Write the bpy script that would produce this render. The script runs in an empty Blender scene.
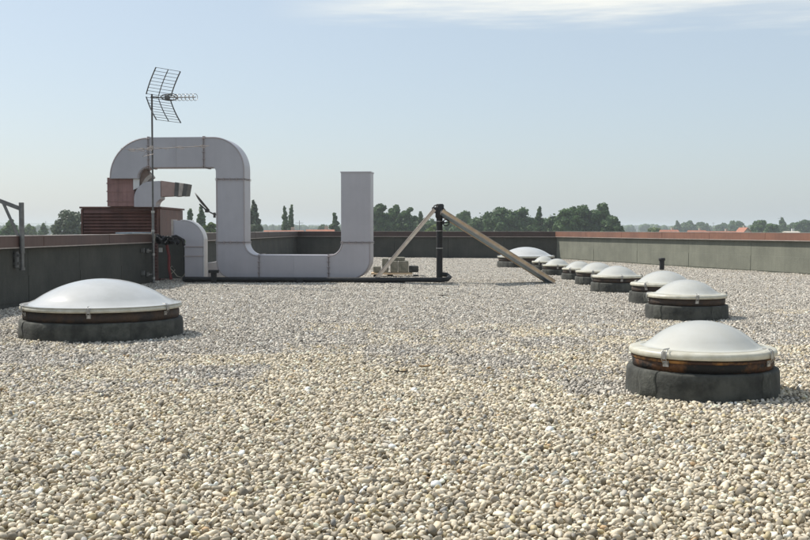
import bpy, bmesh, math, random
import numpy as np
from mathutils import Vector, Matrix, noise as mnoise
random.seed(7)
R = math.radians
sc = bpy.context.scene
col = sc.collection

# ------------------------------------------------------------------ camera
F = 1050.0; HZ = 229.0; CAMZ = 1.45
PITCH = math.atan((270 - HZ) / F)
cam_d = bpy.data.cameras.new('camera'); cam = bpy.data.objects.new('camera', cam_d); col.objects.link(cam)
cam_d.sensor_width = 36; cam_d.lens = F / 810 * 36
cam_d.clip_start = 0.1; cam_d.clip_end = 20000
cam.location = (0, 0, CAMZ); cam.rotation_euler = (math.pi / 2 - PITCH, 0, 0)
sc.camera = cam

def ray(px, py):
    u = (px - 405) / F; v = (270 - py) / F
    c, s = math.cos(PITCH), math.sin(PITCH)
    return Vector((u, c + v * s, -s + v * c))
def at(px, py, Y):
    d = ray(px, py); return Vector((0, 0, CAMZ)) + d * (Y / d.y)
def xat(px, Y, py=250): return at(px, py, Y).x
def zat(py, Y, px=405): return at(px, py, Y).z

# ------------------------------------------------------------------ materials
def mat(name, base, rough=0.7, metal=0.0, var=0.0, vscale=4.0, bump=0.0, bscale=40.0, col2=None,
        coat=0.0, trans=0.0, spec=0.5, detail=6.0, bdist=0.02, streak=0.0):
    m = bpy.data.materials.new(name); m.use_nodes = True
    nt = m.node_tree; N = nt.nodes; L = nt.links
    b = N['Principled BSDF']
    b.inputs['Roughness'].default_value = rough; b.inputs['Metallic'].default_value = metal
    b.inputs['Specular IOR Level'].default_value = spec
    b.inputs['Coat Weight'].default_value = coat; b.inputs['Coat Roughness'].default_value = 0.12
    tc = N.new('ShaderNodeTexCoord')
    c1 = tuple(base) + (1,)
    c2 = (tuple(col2) if col2 else tuple(max(0, c * (1 - var)) for c in base)) + (1,)
    nz = N.new('ShaderNodeTexNoise'); nz.inputs['Scale'].default_value = vscale; nz.inputs['Detail'].default_value = detail
    nz.inputs['Roughness'].default_value = 0.65
    L.new(tc.outputs['Object'], nz.inputs['Vector'])
    rp = N.new('ShaderNodeValToRGB'); rp.color_ramp.elements[0].position = 0.38 if 'rust' not in name else .5; rp.color_ramp.elements[1].position = 0.64
    rp.color_ramp.elements[0].color = c2; rp.color_ramp.elements[1].color = c1
    L.new(nz.outputs['Fac'], rp.inputs['Fac'])
    out = rp.outputs['Color']
    if streak:
        mp = N.new('ShaderNodeMapping'); mp.inputs['Scale'].default_value = (7, 7, 0.5)
        n2 = N.new('ShaderNodeTexNoise'); n2.inputs['Scale'].default_value = 1.5; n2.inputs['Detail'].default_value = 5
        L.new(tc.outputs['Object'], mp.inputs['Vector']); L.new(mp.outputs['Vector'], n2.inputs['Vector'])
        mr = N.new('ShaderNodeMapRange'); mr.inputs['From Min'].default_value = 0.35; mr.inputs['From Max'].default_value = 0.7
        mr.inputs['To Min'].default_value = 1.0; mr.inputs['To Max'].default_value = 1 - streak
        L.new(n2.outputs['Fac'], mr.inputs['Value'])
        mx = N.new('ShaderNodeMix'); mx.data_type = 'RGBA'; mx.blend_type = 'MULTIPLY'; mx.inputs[0].default_value = 1
        L.new(out, mx.inputs[6]); L.new(mr.outputs['Result'], mx.inputs[7]); out = mx.outputs[2]
    L.new(out, b.inputs['Base Color'])
    if bump:
        nb = N.new('ShaderNodeTexNoise'); nb.inputs['Scale'].default_value = bscale; nb.inputs['Detail'].default_value = 5
        L.new(tc.outputs['Object'], nb.inputs['Vector'])
        bp = N.new('ShaderNodeBump'); bp.inputs['Strength'].default_value = bump; bp.inputs['Distance'].default_value = bdist
        L.new(nb.outputs['Fac'], bp.inputs['Height']); L.new(bp.outputs['Normal'], b.inputs['Normal'])
    if trans:
        tr = N.new('ShaderNodeBsdfTranslucent'); L.new(out, tr.inputs['Color'])
        ms = N.new('ShaderNodeMixShader'); ms.inputs[0].default_value = trans
        L.new(b.outputs[0], ms.inputs[1]); L.new(tr.outputs[0], ms.inputs[2])
        L.new(ms.outputs[0], N['Material Output'].inputs['Surface'])
    return m

M = {}
M['duct'] = mat('painted_sheet_metal', (.48, .46, .485), .42, .3, col2=(.43, .41, .435), vscale=.9, bump=.12, bscale=1.9, streak=.03)
M['duct_seam'] = mat('rusty_seam', (.42, .34, .33), .6, .2, col2=(.40, .36, .36), vscale=9)
M['duct_white'] = mat('white_sheet_metal', (.72, .70, .69), .4, .1, var=.12, vscale=3)
M['plenum'] = mat('faded_red_metal', (.36, .20, .18), .55, .1, col2=(.29, .16, .145), vscale=4, streak=.3)
M['hood'] = mat('pinkish_tan_metal', (.40, .28, .25), .5, .15, var=.2, vscale=4)
M['return'] = mat('shaded_duct_brown', (.24, .17, .14), .55, .2, var=.25, vscale=5)  # big duct's inner curve, its shade put into the brown
M['louvre'] = mat('dark_red_brown_metal', (.17, .075, .055), .5, .1, col2=(.125, .058, .044), vscale=3, streak=.2)
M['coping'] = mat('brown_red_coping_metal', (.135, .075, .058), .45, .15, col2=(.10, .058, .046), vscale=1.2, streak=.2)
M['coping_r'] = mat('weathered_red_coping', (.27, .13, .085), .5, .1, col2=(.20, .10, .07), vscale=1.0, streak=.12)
M['coping_shaded'] = mat('shaded_brown_coping', (.07, .042, .034), .5, .1, var=.3, vscale=1.5)  # coping colour darkened for fascias that lie in shade
M['edge'] = mat('pale_metal_edge', (.52, .45, .40), .45, .3, var=.3, vscale=5)
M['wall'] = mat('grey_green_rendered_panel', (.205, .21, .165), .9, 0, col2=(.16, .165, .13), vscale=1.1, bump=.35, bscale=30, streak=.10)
M['wall_shaded'] = mat('shaded_grey_green_panel', (.072, .072, .06), .85, 0, col2=(.05, .051, .043), vscale=1.2, bump=.3, bscale=20, streak=.10)  # wall colour with the shade of the unlit sides painted in
M['kerb'] = mat('bitumen_covered_concrete', (.088, .09, .077), .9, 0, col2=(.036, .037, .032), vscale=5, bump=.6, bscale=26, bdist=.012, streak=.25)
M['kerb_lap'] = mat('bitumen_felt_lap', (.098, .10, .085), .9, 0, col2=(.045, .047, .04), vscale=9, bump=.6, bscale=60, bdist=.01)
M['frame_rust'] = mat('rusty_bitumen_frame', (.15, .062, .02), .75, .1, col2=(.010, .009, .008), vscale=3.0, bump=.4, bscale=40, detail=8)
M['frame_dark'] = mat('black_bitumen_frame', (.022, .018, .016), .75, 0, col2=(.06, .035, .02), vscale=6, bump=.4, bscale=40)
M['dome'] = mat('milky_acrylic', (.88, .88, .83), .16, 0, col2=(.83, .82, .75), vscale=3.2, coat=.7, trans=.42, detail=9)
M['dome_grey'] = mat('milky_acrylic_grey', (.66, .66, .64), .20, 0, col2=(.59, .59, .565), vscale=2.6, coat=.5, trans=.16, detail=9)
M['rim'] = mat('ivory_rim', (.76, .74, .64), .4, 0, col2=(.62, .59, .48), vscale=8, trans=.3)
M['steel'] = mat('galvanised_steel', (.48, .47, .45), .4, .7, var=.4, vscale=20)
M['grey_steel'] = mat('grey_pipe', (.20, .20, .195), .5, .5, var=.3, vscale=10)
M['dark_steel'] = mat('dull_aluminium', (.13, .125, .12), .5, .4, var=.3, vscale=10)
M['black'] = mat('black_pipe_insulation', (.016, .016, .017), .65, 0, var=.4, vscale=9, bump=.4, bscale=30)
M['wood'] = mat('weathered_timber', (.78, .60, .38), .7, 0, col2=(.58, .42, .27), vscale=5, bump=.3, bscale=20)
M['pale_wood'] = mat('pale_timber', (.80, .70, .58), .7, 0, col2=(.62, .52, .43), vscale=6)
M['panel_back'] = mat('blue_grey_backing', (.30, .40, .47), .5, .1, var=.3, vscale=4)
M['glass_panel'] = mat('dark_collector_glass', (.02, .03, .05), .1, 0, var=.1, coat=1)
M['concrete'] = mat('mossy_concrete', (.30, .28, .22), .9, 0, col2=(.17, .165, .125), vscale=9, bump=.5, bscale=50)
M['red_hose'] = mat('red_conduit', (.20, .022, .022), .5, 0, var=.3, vscale=10)
M['beige_cable'] = mat('beige_cable', (.42, .38, .30), .6, 0, var=.2)
M['roofslab'] = mat('roof_membrane', (.10, .095, .085), .95, 0, var=.3, vscale=3)
M['white_box'] = mat('white_plastic', (.55, .56, .55), .5, 0, var=.15)
M['bark'] = mat('bark', (.09, .07, .05), .95, 0, var=.4, vscale=3)
M['ground'] = mat('fields', (.08, .10, .035), .95, 0, col2=(.14, .12, .06), vscale=.01, spec=.1)
M['plaster'] = mat('house_plaster', (.55, .50, .42), .9, 0, var=.2, vscale=.7)
M['tile'] = mat('terracotta_tiles', (.42, .16, .09), .85, 0, col2=(.30, .12, .075), vscale=1.5, bump=.5, bscale=6)
M['windowpane'] = mat('house_window_glass', (.03, .035, .04), .15, 0, var=.2)

def leaf_mat(name, c, c2):
    m = bpy.data.materials.new(name); m.use_nodes = True
    nt = m.node_tree; N = nt.nodes; L = nt.links; b = N['Principled BSDF']
    b.inputs['Roughness'].default_value = .6; b.inputs['Specular IOR Level'].default_value = .25
    at_ = N.new('ShaderNodeAttribute'); at_.attribute_name = 'tone'
    mx = N.new('ShaderNodeMix'); mx.data_type = 'RGBA'
    L.new(at_.outputs['Fac'], mx.inputs[0]); mx.inputs[6].default_value = (*c, 1); mx.inputs[7].default_value = (*c2, 1)
    L.new(mx.outputs[2], b.inputs['Base Color'])
    tr = N.new('ShaderNodeBsdfTranslucent'); L.new(mx.outputs[2], tr.inputs['Color'])
    ms = N.new('ShaderNodeMixShader'); ms.inputs[0].default_value = .3
    L.new(b.outputs[0], ms.inputs[1]); L.new(tr.outputs[0], ms.inputs[2]); L.new(ms.outputs[0], N['Material Output'].inputs['Surface'])
    return m
M['leaf_dark'] = leaf_mat('dark_foliage', (.05, .095, .034), (.10, .17, .058))
M['leaf_mid'] = leaf_mat('green_foliage', (.06, .115, .038), (.12, .195, .065))
M['leaf_pale'] = leaf_mat('pale_silvery_foliage', (.08, .11, .065), (.16, .19, .12))
M['leaf_bright'] = leaf_mat('yellow_green_foliage', (.08, .13, .025), (.15, .21, .05))

# ------------------------------------------------------------------ mesh helpers
class MB:
    def __init__(s): s.v = []; s.f = []; s.sm = []
    def add(s, vs, fs, smooth=False):
        n = len(s.v); s.v += [tuple(v) for v in vs]; s.f += [tuple(i + n for i in f) for f in fs]; s.sm += [smooth] * len(fs)
    def box(s, c, d, mtx=None, bev=0.0):
        x, y, z = [a / 2 for a in d]
        bm = bmesh.new(); bmesh.ops.create_cube(bm, size=1)
        for v in bm.verts: v.co = Vector((v.co.x * d[0], v.co.y * d[1], v.co.z * d[2]))
        if bev: bmesh.ops.bevel(bm, geom=bm.edges[:], offset=bev, segments=2, affect='EDGES', profile=.6)
        bm.verts.ensure_lookup_table()
        vs = [(mtx @ v.co if mtx else v.co) + Vector(c) for v in bm.verts]
        s.add(vs, [[v.index for v in f.verts] for f in bm.faces]); bm.free()
    def tube(s, pts, r, n=8, caps=True, smooth=True):
        pts = [Vector(p) for p in pts]; rings = []
        rr = r if isinstance(r, (list, tuple)) else [r] * len(pts)
        up = None
        for i, p in enumerate(pts):
            t = (pts[min(i + 1, len(pts) - 1)] - pts[max(i - 1, 0)]).normalized()
            if up is None:
                up = Vector((0, 0, 1)) if abs(t.z) < .9 else Vector((1, 0, 0))
            a = t.cross(up).normalized(); up = a.cross(t).normalized()
            rings.append([p + (a * math.cos(2 * math.pi * k / n) + up * math.sin(2 * math.pi * k / n)) * rr[i] for k in range(n)])
        vs = [v for rg in rings for v in rg]; fs = []
        for i in range(len(pts) - 1):
            for k in range(n):
                fs.append((i * n + k, i * n + (k + 1) % n, (i + 1) * n + (k + 1) % n, (i + 1) * n + k))
        s.add(vs, fs, smooth)
        if caps:
            s.add(rings[0], [tuple(range(n))]); s.add(rings[-1], [tuple(range(n))[::-1]])
    def bar(s, a, b, w, h, bev=0.0):
        a = Vector(a); b = Vector(b); t = (b - a); l = t.length; t.normalize()
        up = Vector((0, 0, 1)) if abs(t.z) < .95 else Vector((0, 1, 0))
        y = up.cross(t).normalized(); z = t.cross(y)
        m = Matrix((t, y, z)).transposed()
        s.box((a + b) / 2, (l, w, h), m, bev)
    def lathe(s, prof, n=64, c=(0, 0, 0), smooth=True, fn=None):
        vs = []; fs = []
        for (r, z) in prof:
            for k in range(n):
                a = 2 * math.pi * k / n
                rr = r * (fn(a, z) if fn else 1)
                vs.append((c[0] + rr * math.cos(a), c[1] + rr * math.sin(a), c[2] + z))
        for i in range(len(prof) - 1):
            for k in range(n):
                fs.append((i * n + k, i * n + (k + 1) % n, (i + 1) * n + (k + 1) % n, (i + 1) * n + k))
        s.add(vs, fs, smooth)
    def prism(s, poly, y0, y1, mtx=None):
        """poly in x,z extruded along y"""
        n = len(poly); vs = [Vector((x, y0, z)) for x, z in poly] + [Vector((x, y1, z)) for x, z in poly]
        fs = [tuple(range(n)), tuple(range(n, 2 * n))[::-1]] + [(i, i + n, (i + 1) % n + n, (i + 1) % n) for i in range(n)]
        if mtx: vs = [mtx @ v for v in vs]
        s.add(vs, fs)
    def build(s, name, m, parent=None, bevel=0.0, autosm=False):
        me = bpy.data.meshes.new(name); me.from_pydata(s.v, [], s.f); me.materials.append(m)
        me.polygons.foreach_set('use_smooth', s.sm)
        bm = bmesh.new(); bm.from_mesh(me); bmesh.ops.recalc_face_normals(bm, faces=bm.faces[:])
        if bevel:
            bmesh.ops.remove_doubles(bm, verts=bm.verts[:], dist=1e-5)
            es = [e for e in bm.edges if len(e.link_faces) == 2 and e.calc_face_angle(0) > .6]
            bmesh.ops.bevel(bm, geom=es, offset=bevel, segments=2, affect='EDGES', profile=.6, clamp_overlap=True)
        bm.to_mesh(me); bm.free()
        o = bpy.data.objects.new(name, me); col.objects.link(o)
        if parent: o.parent = parent
        return o
def tag(o, label=None, cat=None, group=None, kind=None):
    for k, v in (('label', label), ('category', cat), ('group', group), ('kind', kind)):
        if v: o[k] = v
    return o
def empty(name, loc=(0, 0, 0), rz=0):
    o = bpy.data.objects.new(name, None); col.objects.link(o); o.location = loc; o.rotation_euler = (0, 0, rz)
    o.empty_display_size = .2; return o
def copy_tree(o, parent=None):
    c = o.copy(); col.objects.link(c)
    if parent: c.parent = parent
    for ch in [x for x in bpy.data.objects if x.parent == o]: copy_tree(ch, c)
    return c

# ------------------------------------------------------------------ layout of the roof
LN = Vector((-8.13, 10.0)); LM = Vector((-6.735, 28.35)); LQ = Vector((-6.50, 33.0)); LF = Vector((-5.66, 55.0))
RC = Vector((7.30, 50.7)); RM = Vector((12.7, 33.0)); RN = RM + (RM - RC).normalized() * 24
TOP = 1.32; FB = 1.06

def h_roof(x, y):
    return 0.022 * mnoise.noise(Vector((x * .33, y * .33, 3.1))) + 0.012 * mnoise.noise(Vector((x * .9, y * .9, 9.7)))

# roof slab: building we stand on
slab = MB()
slab.box((2, 28, -4.56), (38, 62, 9.0))
b = slab.build('building', M['roofslab']); tag(b, 'flat roofed building that carries the gravel roof', 'building')

def parapet(name, A, B, label, wallmat, copmat, flip=1, npan=6, group=None, ext=(0, 0), TOP=TOP, FB=FB):
    A = Vector((A.x, A.y)); B = Vector((B.x, B.y)); d = (B - A).normalized(); A = A - d * ext[0]; B = B + d * ext[1]; L_ = (B - A).length
    n = Vector((d.y, -d.x)) * flip          # outward
    root = empty(name, (A.x, A.y, 0), math.atan2(d.y, d.x))
    # local: x along, y = outward*sgn
    sg = -flip
    w = MB(); w.box((L_ / 2, sg * .20, .5), (L_, .26, 1.16))
    pl = L_ / npan
    for i in range(npan):
        w.box((pl * (i + .5), sg * .055, .5), (pl - .010, .05, 1.15), bev=.004)
        w.box((pl * (i + .5), sg * .024, .30), (pl - .03, .012, .5), bev=.003)
    w.build('wall_body', wallmat, root)
    c = MB(); seg = max(1, int(L_ / 3.1)); sl = L_ / seg
    for i in range(seg):
        c.box((sl * (i + .5), sg * .15, (TOP + FB) / 2), (sl - .006, .46, TOP - FB), bev=.006)
    c.build('coping', copmat, root)
    e = MB()
    e.box((L_ / 2, sg * -.083, FB + .008), (L_, .012, .022))
    e.box((L_ / 2, sg * .15, TOP + .006), (L_, .475, .010))  # pale top sheet: sunlight on the coping put into its colour
    e.build('drip_and_lit_top', M['edge'], root)
    j = MB()
    for i in range(1, seg): j.box((sl * i, sg * .15, (TOP + FB) / 2 + .004), (.05, .472, TOP - FB + .02))
    if seg > 1: j.build('joint_cover', copmat, root)
    tag(root, label, 'parapet wall', group)
    return root
parapet('parapet_wall', LN, LM, 'shaded grey roof edge wall with brown coping on the near left, behind the big dome', M['wall_shaded'], M['coping'], -1, 7, TOP=1.312, FB=1.088)
parapet('parapet_wall', LQ, LF, 'dark shaded wall seen through the gap of the duct, running back to the far left corner', M['wall_shaded'], M['coping_shaded'], -1, 8, ext=(0, .32), TOP=1.316, FB=1.066)
parapet('parapet_wall', LF, RC, 'dark shaded wall across the far end of the roof', M['wall_shaded'], M['coping_shaded'], -1, 5, ext=(.30, .25))
parapet('parapet_wall', RC, RN, 'sunlit grey green wall with red coping along the right side', M['wall'], M['coping_r'], -1, 11, TOP=1.324, FB=1.064)

# ------------------------------------------------------------------ gravel (real pebbles, tiled by geometry nodes)
def ico_template(sub):
    bm = bmesh.new(); bmesh.ops.create_icosphere(bm, subdivisions=sub, radius=1)
    bm.verts.ensure_lookup_table()
    v = np.array([p.co[:] for p in bm.verts]); f = np.array([[p.index for p in q.verts] for q in bm.faces]); bm.free(); return v, f
TS = 1.0
def pebble_tile(seed, warmth, n_peb, scale=1.0):
    rng = np.random.default_rng(seed); res = 200; cell = TS / res
    H = np.zeros((res, res)); tv, tf = ico_template(2)
    V = []; Fc = []; C = []; nv = 0
    for i in range(n_peb):
        s_ = scale * (rng.gamma(6.5, 1 / 6.5) * .0104 + .0052)
        a, b_, c_ = s_ * rng.uniform(1.05, 1.6), s_ * rng.uniform(.85, 1.15), s_ * rng.uniform(.55, .92)
        best = None
        th = rng.uniform(0, math.pi); ct, st = math.cos(th), math.sin(th)
        rad = int(a / cell) + 1
        gy, gx = np.mgrid[-rad:rad + 1, -rad:rad + 1] * cell
        u = (gx * ct + gy * st) / a; w = (-gx * st + gy * ct) / b_
        q = 1 - u * u - w * w; ok = q > .05; hh = c_ * np.sqrt(np.clip(q, 0, 1))
        for t in range(3):
            ix, iy = rng.integers(0, res, 2)
            yy = (np.arange(iy - rad, iy + rad + 1)) % res; xx = (np.arange(ix - rad, ix + rad + 1)) % res
            sub = H[np.ix_(yy, xx)]
            z = np.max((sub + hh)[ok])
            if best is None or z < best[0]:
                gx_ = (sub[:, -1].mean() - sub[:, 0].mean()) / (2 * a); gy_ = (sub[-1].mean() - sub[0].mean()) / (2 * a)
                best = (z, ix, iy, yy, xx, sub, gx_, gy_)
        z, ix, iy, yy, xx, sub, gx_, gy_ = best
        z -= c_ * .14
        if z > .095: continue
        new = np.where(ok, np.maximum(sub, z + hh), sub); H[np.ix_(yy, xx)] = new
        P = tv.copy()
        # superellipsoid-ish river stone, with a little lopsidedness
        lump = 1 + .10 * np.sin(P @ rng.normal(0, 1.6, 3) + rng.uniform(0, 6)) + .07 * np.sin(P @ rng.normal(0, 2.8, 3) + rng.uniform(0, 6))
        P = np.sign(P) * np.abs(P) ** rng.uniform(.82, 1.0) * lump[:, None] * np.array([a, b_, c_])
        for _ in range(5):
            nn = rng.normal(size=3); nn /= np.linalg.norm(nn); nn = nn * s_ / np.array([a, b_, c_]); nn /= np.linalg.norm(nn)
            dd = P @ nn; lim = dd.max() * rng.uniform(.55, .85); P = P - np.clip(dd - lim, 0, None)[:, None] * nn * .85
        tx, ty = np.clip(gx_, -.5, .5) + rng.normal(0, .34), np.clip(gy_, -.5, .5) + rng.normal(0, .34)
        Rx = np.array([[1, 0, 0], [0, math.cos(ty), -math.sin(ty)], [0, math.sin(ty), math.cos(ty)]])
        Ry = np.array([[math.cos(-tx), 0, math.sin(-tx)], [0, 1, 0], [-math.sin(-tx), 0, math.cos(-tx)]])
        Rz = np.array([[ct, -st, 0], [st, ct, 0], [0, 0, 1]])
        P = P @ (Rx @ Ry @ Rz).T + np.array([(ix / res - .5) * TS, (iy / res - .5) * TS, z])
        V.append(P); Fc.append(tf + nv); nv += len(P)
        palette = warm if rng.random() < warmth else cool
        k = rng.choice(len(palette), p=[p[1] for p in palette]); cc = np.array(palette[k][0]) * np.clip(rng.normal(1, .25), .38, 1.45)
        C.append(np.tile(np.append(np.clip(cc * np.array([.935, .88, .80]), 0, .8), 1), (len(P), 1)))
    V = np.concatenate(V); z0 = np.median(H)
    V[:, 2] -= z0
    return V, np.concatenate(Fc), np.concatenate(C)

warm = [((.60, .55, .45), .36), ((.68, .64, .54), .27), ((.53, .48, .38), .15), ((.45, .41, .33), .08), ((.74, .72, .65), .06),
        ((.57, .50, .33), .03), ((.45, .33, .20), .006), ((.26, .25, .23), .02), ((.42, .43, .43), .02)]
cool = [((.47, .45, .415), .34), ((.56, .54, .505), .26), ((.39, .375, .345), .16), ((.38, .36, .32), .10), ((.70, .69, .64), .07),
        ((.50, .42, .28), .015), ((.22, .21, .20), .03), ((.39, .40, .41), .02)]
for p in (warm, cool):
    s_ = sum(q[1] for q in p)
    for i in range(len(p)): p[i] = (p[i][0], p[i][1] / s_)

def build_gravel():
    NP = 3300
    WR = (1, 1, 1, .5, .5, .5, 0, 0, 0)
    tiles = [pebble_tile(11 + i, wv, NP, (1.0, .97, .94)[i // 3]) for i, wv in enumerate(WR)]
    V = []; Fc = []; C = []; var = []; n = 0
    for i, (v, f, c) in enumerate(tiles):
        V.append(v); Fc.append(f + n); C.append(c); var += [i] * len(v); n += len(v)
    # placement points
    def inside(x, y, m=.35):
        if y < 1 or y > 56: return False
        p = Vector((x, y))
        def side(A, B): d = (B - A).normalized(); return d.x * (p.y - A.y) - d.y * (p.x - A.x)   # >0 : left of A->B
        ok = side(LN, LM) < m and side(LQ, LF) < m if y < 60 else False
        return ok and side(LF, RC) < m and side(RC, RN) < m
    grid = {}; rng = np.random.default_rng(5); pts = []; rots = []; pv = []
    g = .965 * TS
    for iy in range(1, 62):
        for ix in range(-12, 22):
            x, y = ix * g, iy * g
            if abs(x) > .386 * y + 3.0: continue
            if not inside(x, y): continue
            e = .3
            z = h_roof(x, y); gx = (h_roof(x + e, y) - h_roof(x - e, y)) / (2 * e); gy = (h_roof(x, y + e) - h_roof(x, y - e)) / (2 * e)
            q = rng.integers(0, 4) * math.pi / 2
            # rotation: first spin about z, then tilt to the slope
            m = Matrix.Rotation(-gx, 3, 'Y') @ Matrix.Rotation(gy, 3, 'X') @ Matrix.Rotation(q, 3, 'Z')
            eu = m.to_euler('XYZ')
            pts.append((x, y, z)); rots.append(eu[:])
            warmth = 1.05 - (y - 7.5) / 9.0 + rng.normal(0, .24) - .25 * (x < -1) * (y > 9)
            cls = 0 if warmth > .68 else (1 if warmth > .32 else 2)
            near_ = [grid.get((ix - 1, iy)), grid.get((ix, iy - 1)), grid.get((ix - 1, iy - 1)), grid.get((ix + 1, iy - 1)), grid.get((ix, iy - 2))]
            opts = [3 * cls + k for k in range(3) if 3 * cls + k not in near_] or [3 * cls + int(rng.integers(0, 3))]
            vv = int(opts[rng.integers(0, len(opts))]); grid[(ix, iy)] = vv; pv.append(vv)
    V = np.concatenate(V); Fc = np.concatenate(Fc); C = np.concatenate(C)
    npb = len(V); nt = len(pts)
    me = bpy.data.meshes.new('gravel')
    me.vertices.add(npb + nt)
    me.vertices.foreach_set('co', np.concatenate([V, np.array(pts)]).astype(np.float32).ravel())
    me.loops.add(len(Fc) * 3); me.loops.foreach_set('vertex_index', Fc.ravel().astype(np.int32))
    me.polygons.add(len(Fc)); me.polygons.foreach_set('loop_start', np.arange(0, len(Fc) * 3, 3, dtype=np.int32))
    me.polygons.foreach_set('use_smooth', np.ones(len(Fc), dtype=bool))
    me.update(calc_edges=True)
    a = me.attributes.new('tint', 'FLOAT_COLOR', 'POINT'); a.data.foreach_set('color', np.concatenate([C, np.zeros((nt, 4))]).astype(np.float32).ravel())
    a = me.attributes.new('variant', 'INT', 'POINT'); a.data.foreach_set('value', np.array(var + pv, dtype=np.int32))
    a = me.attributes.new('is_spot', 'INT', 'POINT'); a.data.foreach_set('value', np.array([0] * npb + [1] * nt, dtype=np.int32))
    a = me.attributes.new('spin', 'FLOAT_VECTOR', 'POINT'); a.data.foreach_set('vector', np.concatenate([np.zeros((npb, 3)), np.array(rots)]).astype(np.float32).ravel())
    m = bpy.data.materials.new('river_pebbles'); m.use_nodes = True; N = m.node_tree.nodes; L = m.node_tree.links; bs = N['Principled BSDF']
    an = N.new('ShaderNodeAttribute'); an.attribute_name = 'tint'
    tc = N.new('ShaderNodeTexCoord'); nz = N.new('ShaderNodeTexNoise'); nz.inputs['Scale'].default_value = 130; nz.inputs['Detail'].default_value = 3
    L.new(tc.outputs['Object'], nz.inputs['Vector'])
    mr = N.new('ShaderNodeMapRange'); mr.inputs['To Min'].default_value = .72; mr.inputs['To Max'].default_value = 1.2
    L.new(nz.outputs['Fac'], mr.inputs['Value'])
    mx = N.new('ShaderNodeMix'); mx.data_type = 'RGBA'; mx.blend_type = 'MULTIPLY'; mx.inputs[0].default_value = 1
    L.new(an.outputs['Color'], mx.inputs[6]); L.new(mr.outputs['Result'], mx.inputs[7]); L.new(mx.outputs[2], bs.inputs['Base Color'])
    bs.inputs['Roughness'].default_value = .62; bs.inputs['Specular IOR Level'].default_value = .35
    me.materials.append(m)
    o = bpy.data.objects.new('gravel', me); col.objects.link(o)
    ng = bpy.data.node_groups.new('spread_pebbles', 'GeometryNodeTree')
    ng.interface.new_socket('Geometry', in_out='INPUT', socket_type='NodeSocketGeometry')
    ng.interface.new_socket('Geometry', in_out='OUTPUT', socket_type='NodeSocketGeometry')
    N = ng.nodes; L = ng.links
    gi = N.new('NodeGroupInput'); go = N.new('NodeGroupOutput'); jn = N.new('GeometryNodeJoinGeometry')
    def named(nm, t):
        q = N.new('GeometryNodeInputNamedAttribute'); q.data_type = t; q.inputs['Name'].default_value = nm; return q.outputs['Attribute']
    def eq(sock, val):
        c = N.new('FunctionNodeCompare'); c.data_type = 'INT'; c.operation = 'EQUAL'
        L.new(sock, c.inputs[2]); c.inputs[3].default_value = val; return c.outputs[0]
    sp = N.new('GeometryNodeSeparateGeometry'); sp.domain = 'POINT'
    L.new(gi.outputs[0], sp.inputs['Geometry']); L.new(eq(named('is_spot', 'INT'), 1), sp.inputs['Selection'])
    for i in range(9):
        s1 = N.new('GeometryNodeSeparateGeometry'); s1.domain = 'POINT'
        L.new(sp.outputs['Inverted'], s1.inputs['Geometry']); L.new(eq(named('variant', 'INT'), i), s1.inputs['Selection'])
        ip = N.new('GeometryNodeInstanceOnPoints')
        L.new(sp.outputs['Selection'], ip.inputs['Points']); L.new(eq(named('variant', 'INT'), i), ip.inputs['Selection'])
        L.new(s1.outputs['Selection'], ip.inputs['Instance'])
        er = N.new('FunctionNodeEulerToRotation'); L.new(named('spin', 'FLOAT_VECTOR'), er.inputs[0]); L.new(er.outputs[0], ip.inputs['Rotation'])
        L.new(ip.outputs['Instances'], jn.inputs[0])
    L.new(jn.outputs[0], go.inputs[0])
    md = o.modifiers.new('spread', 'NODES'); md.node_group = ng
    tag(o, 'beige and grey rounded river pebbles covering the flat roof', 'gravel', kind='stuff')
    print('gravel tiles', nt, 'verts', npb)
    return o
build_gravel()

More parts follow.
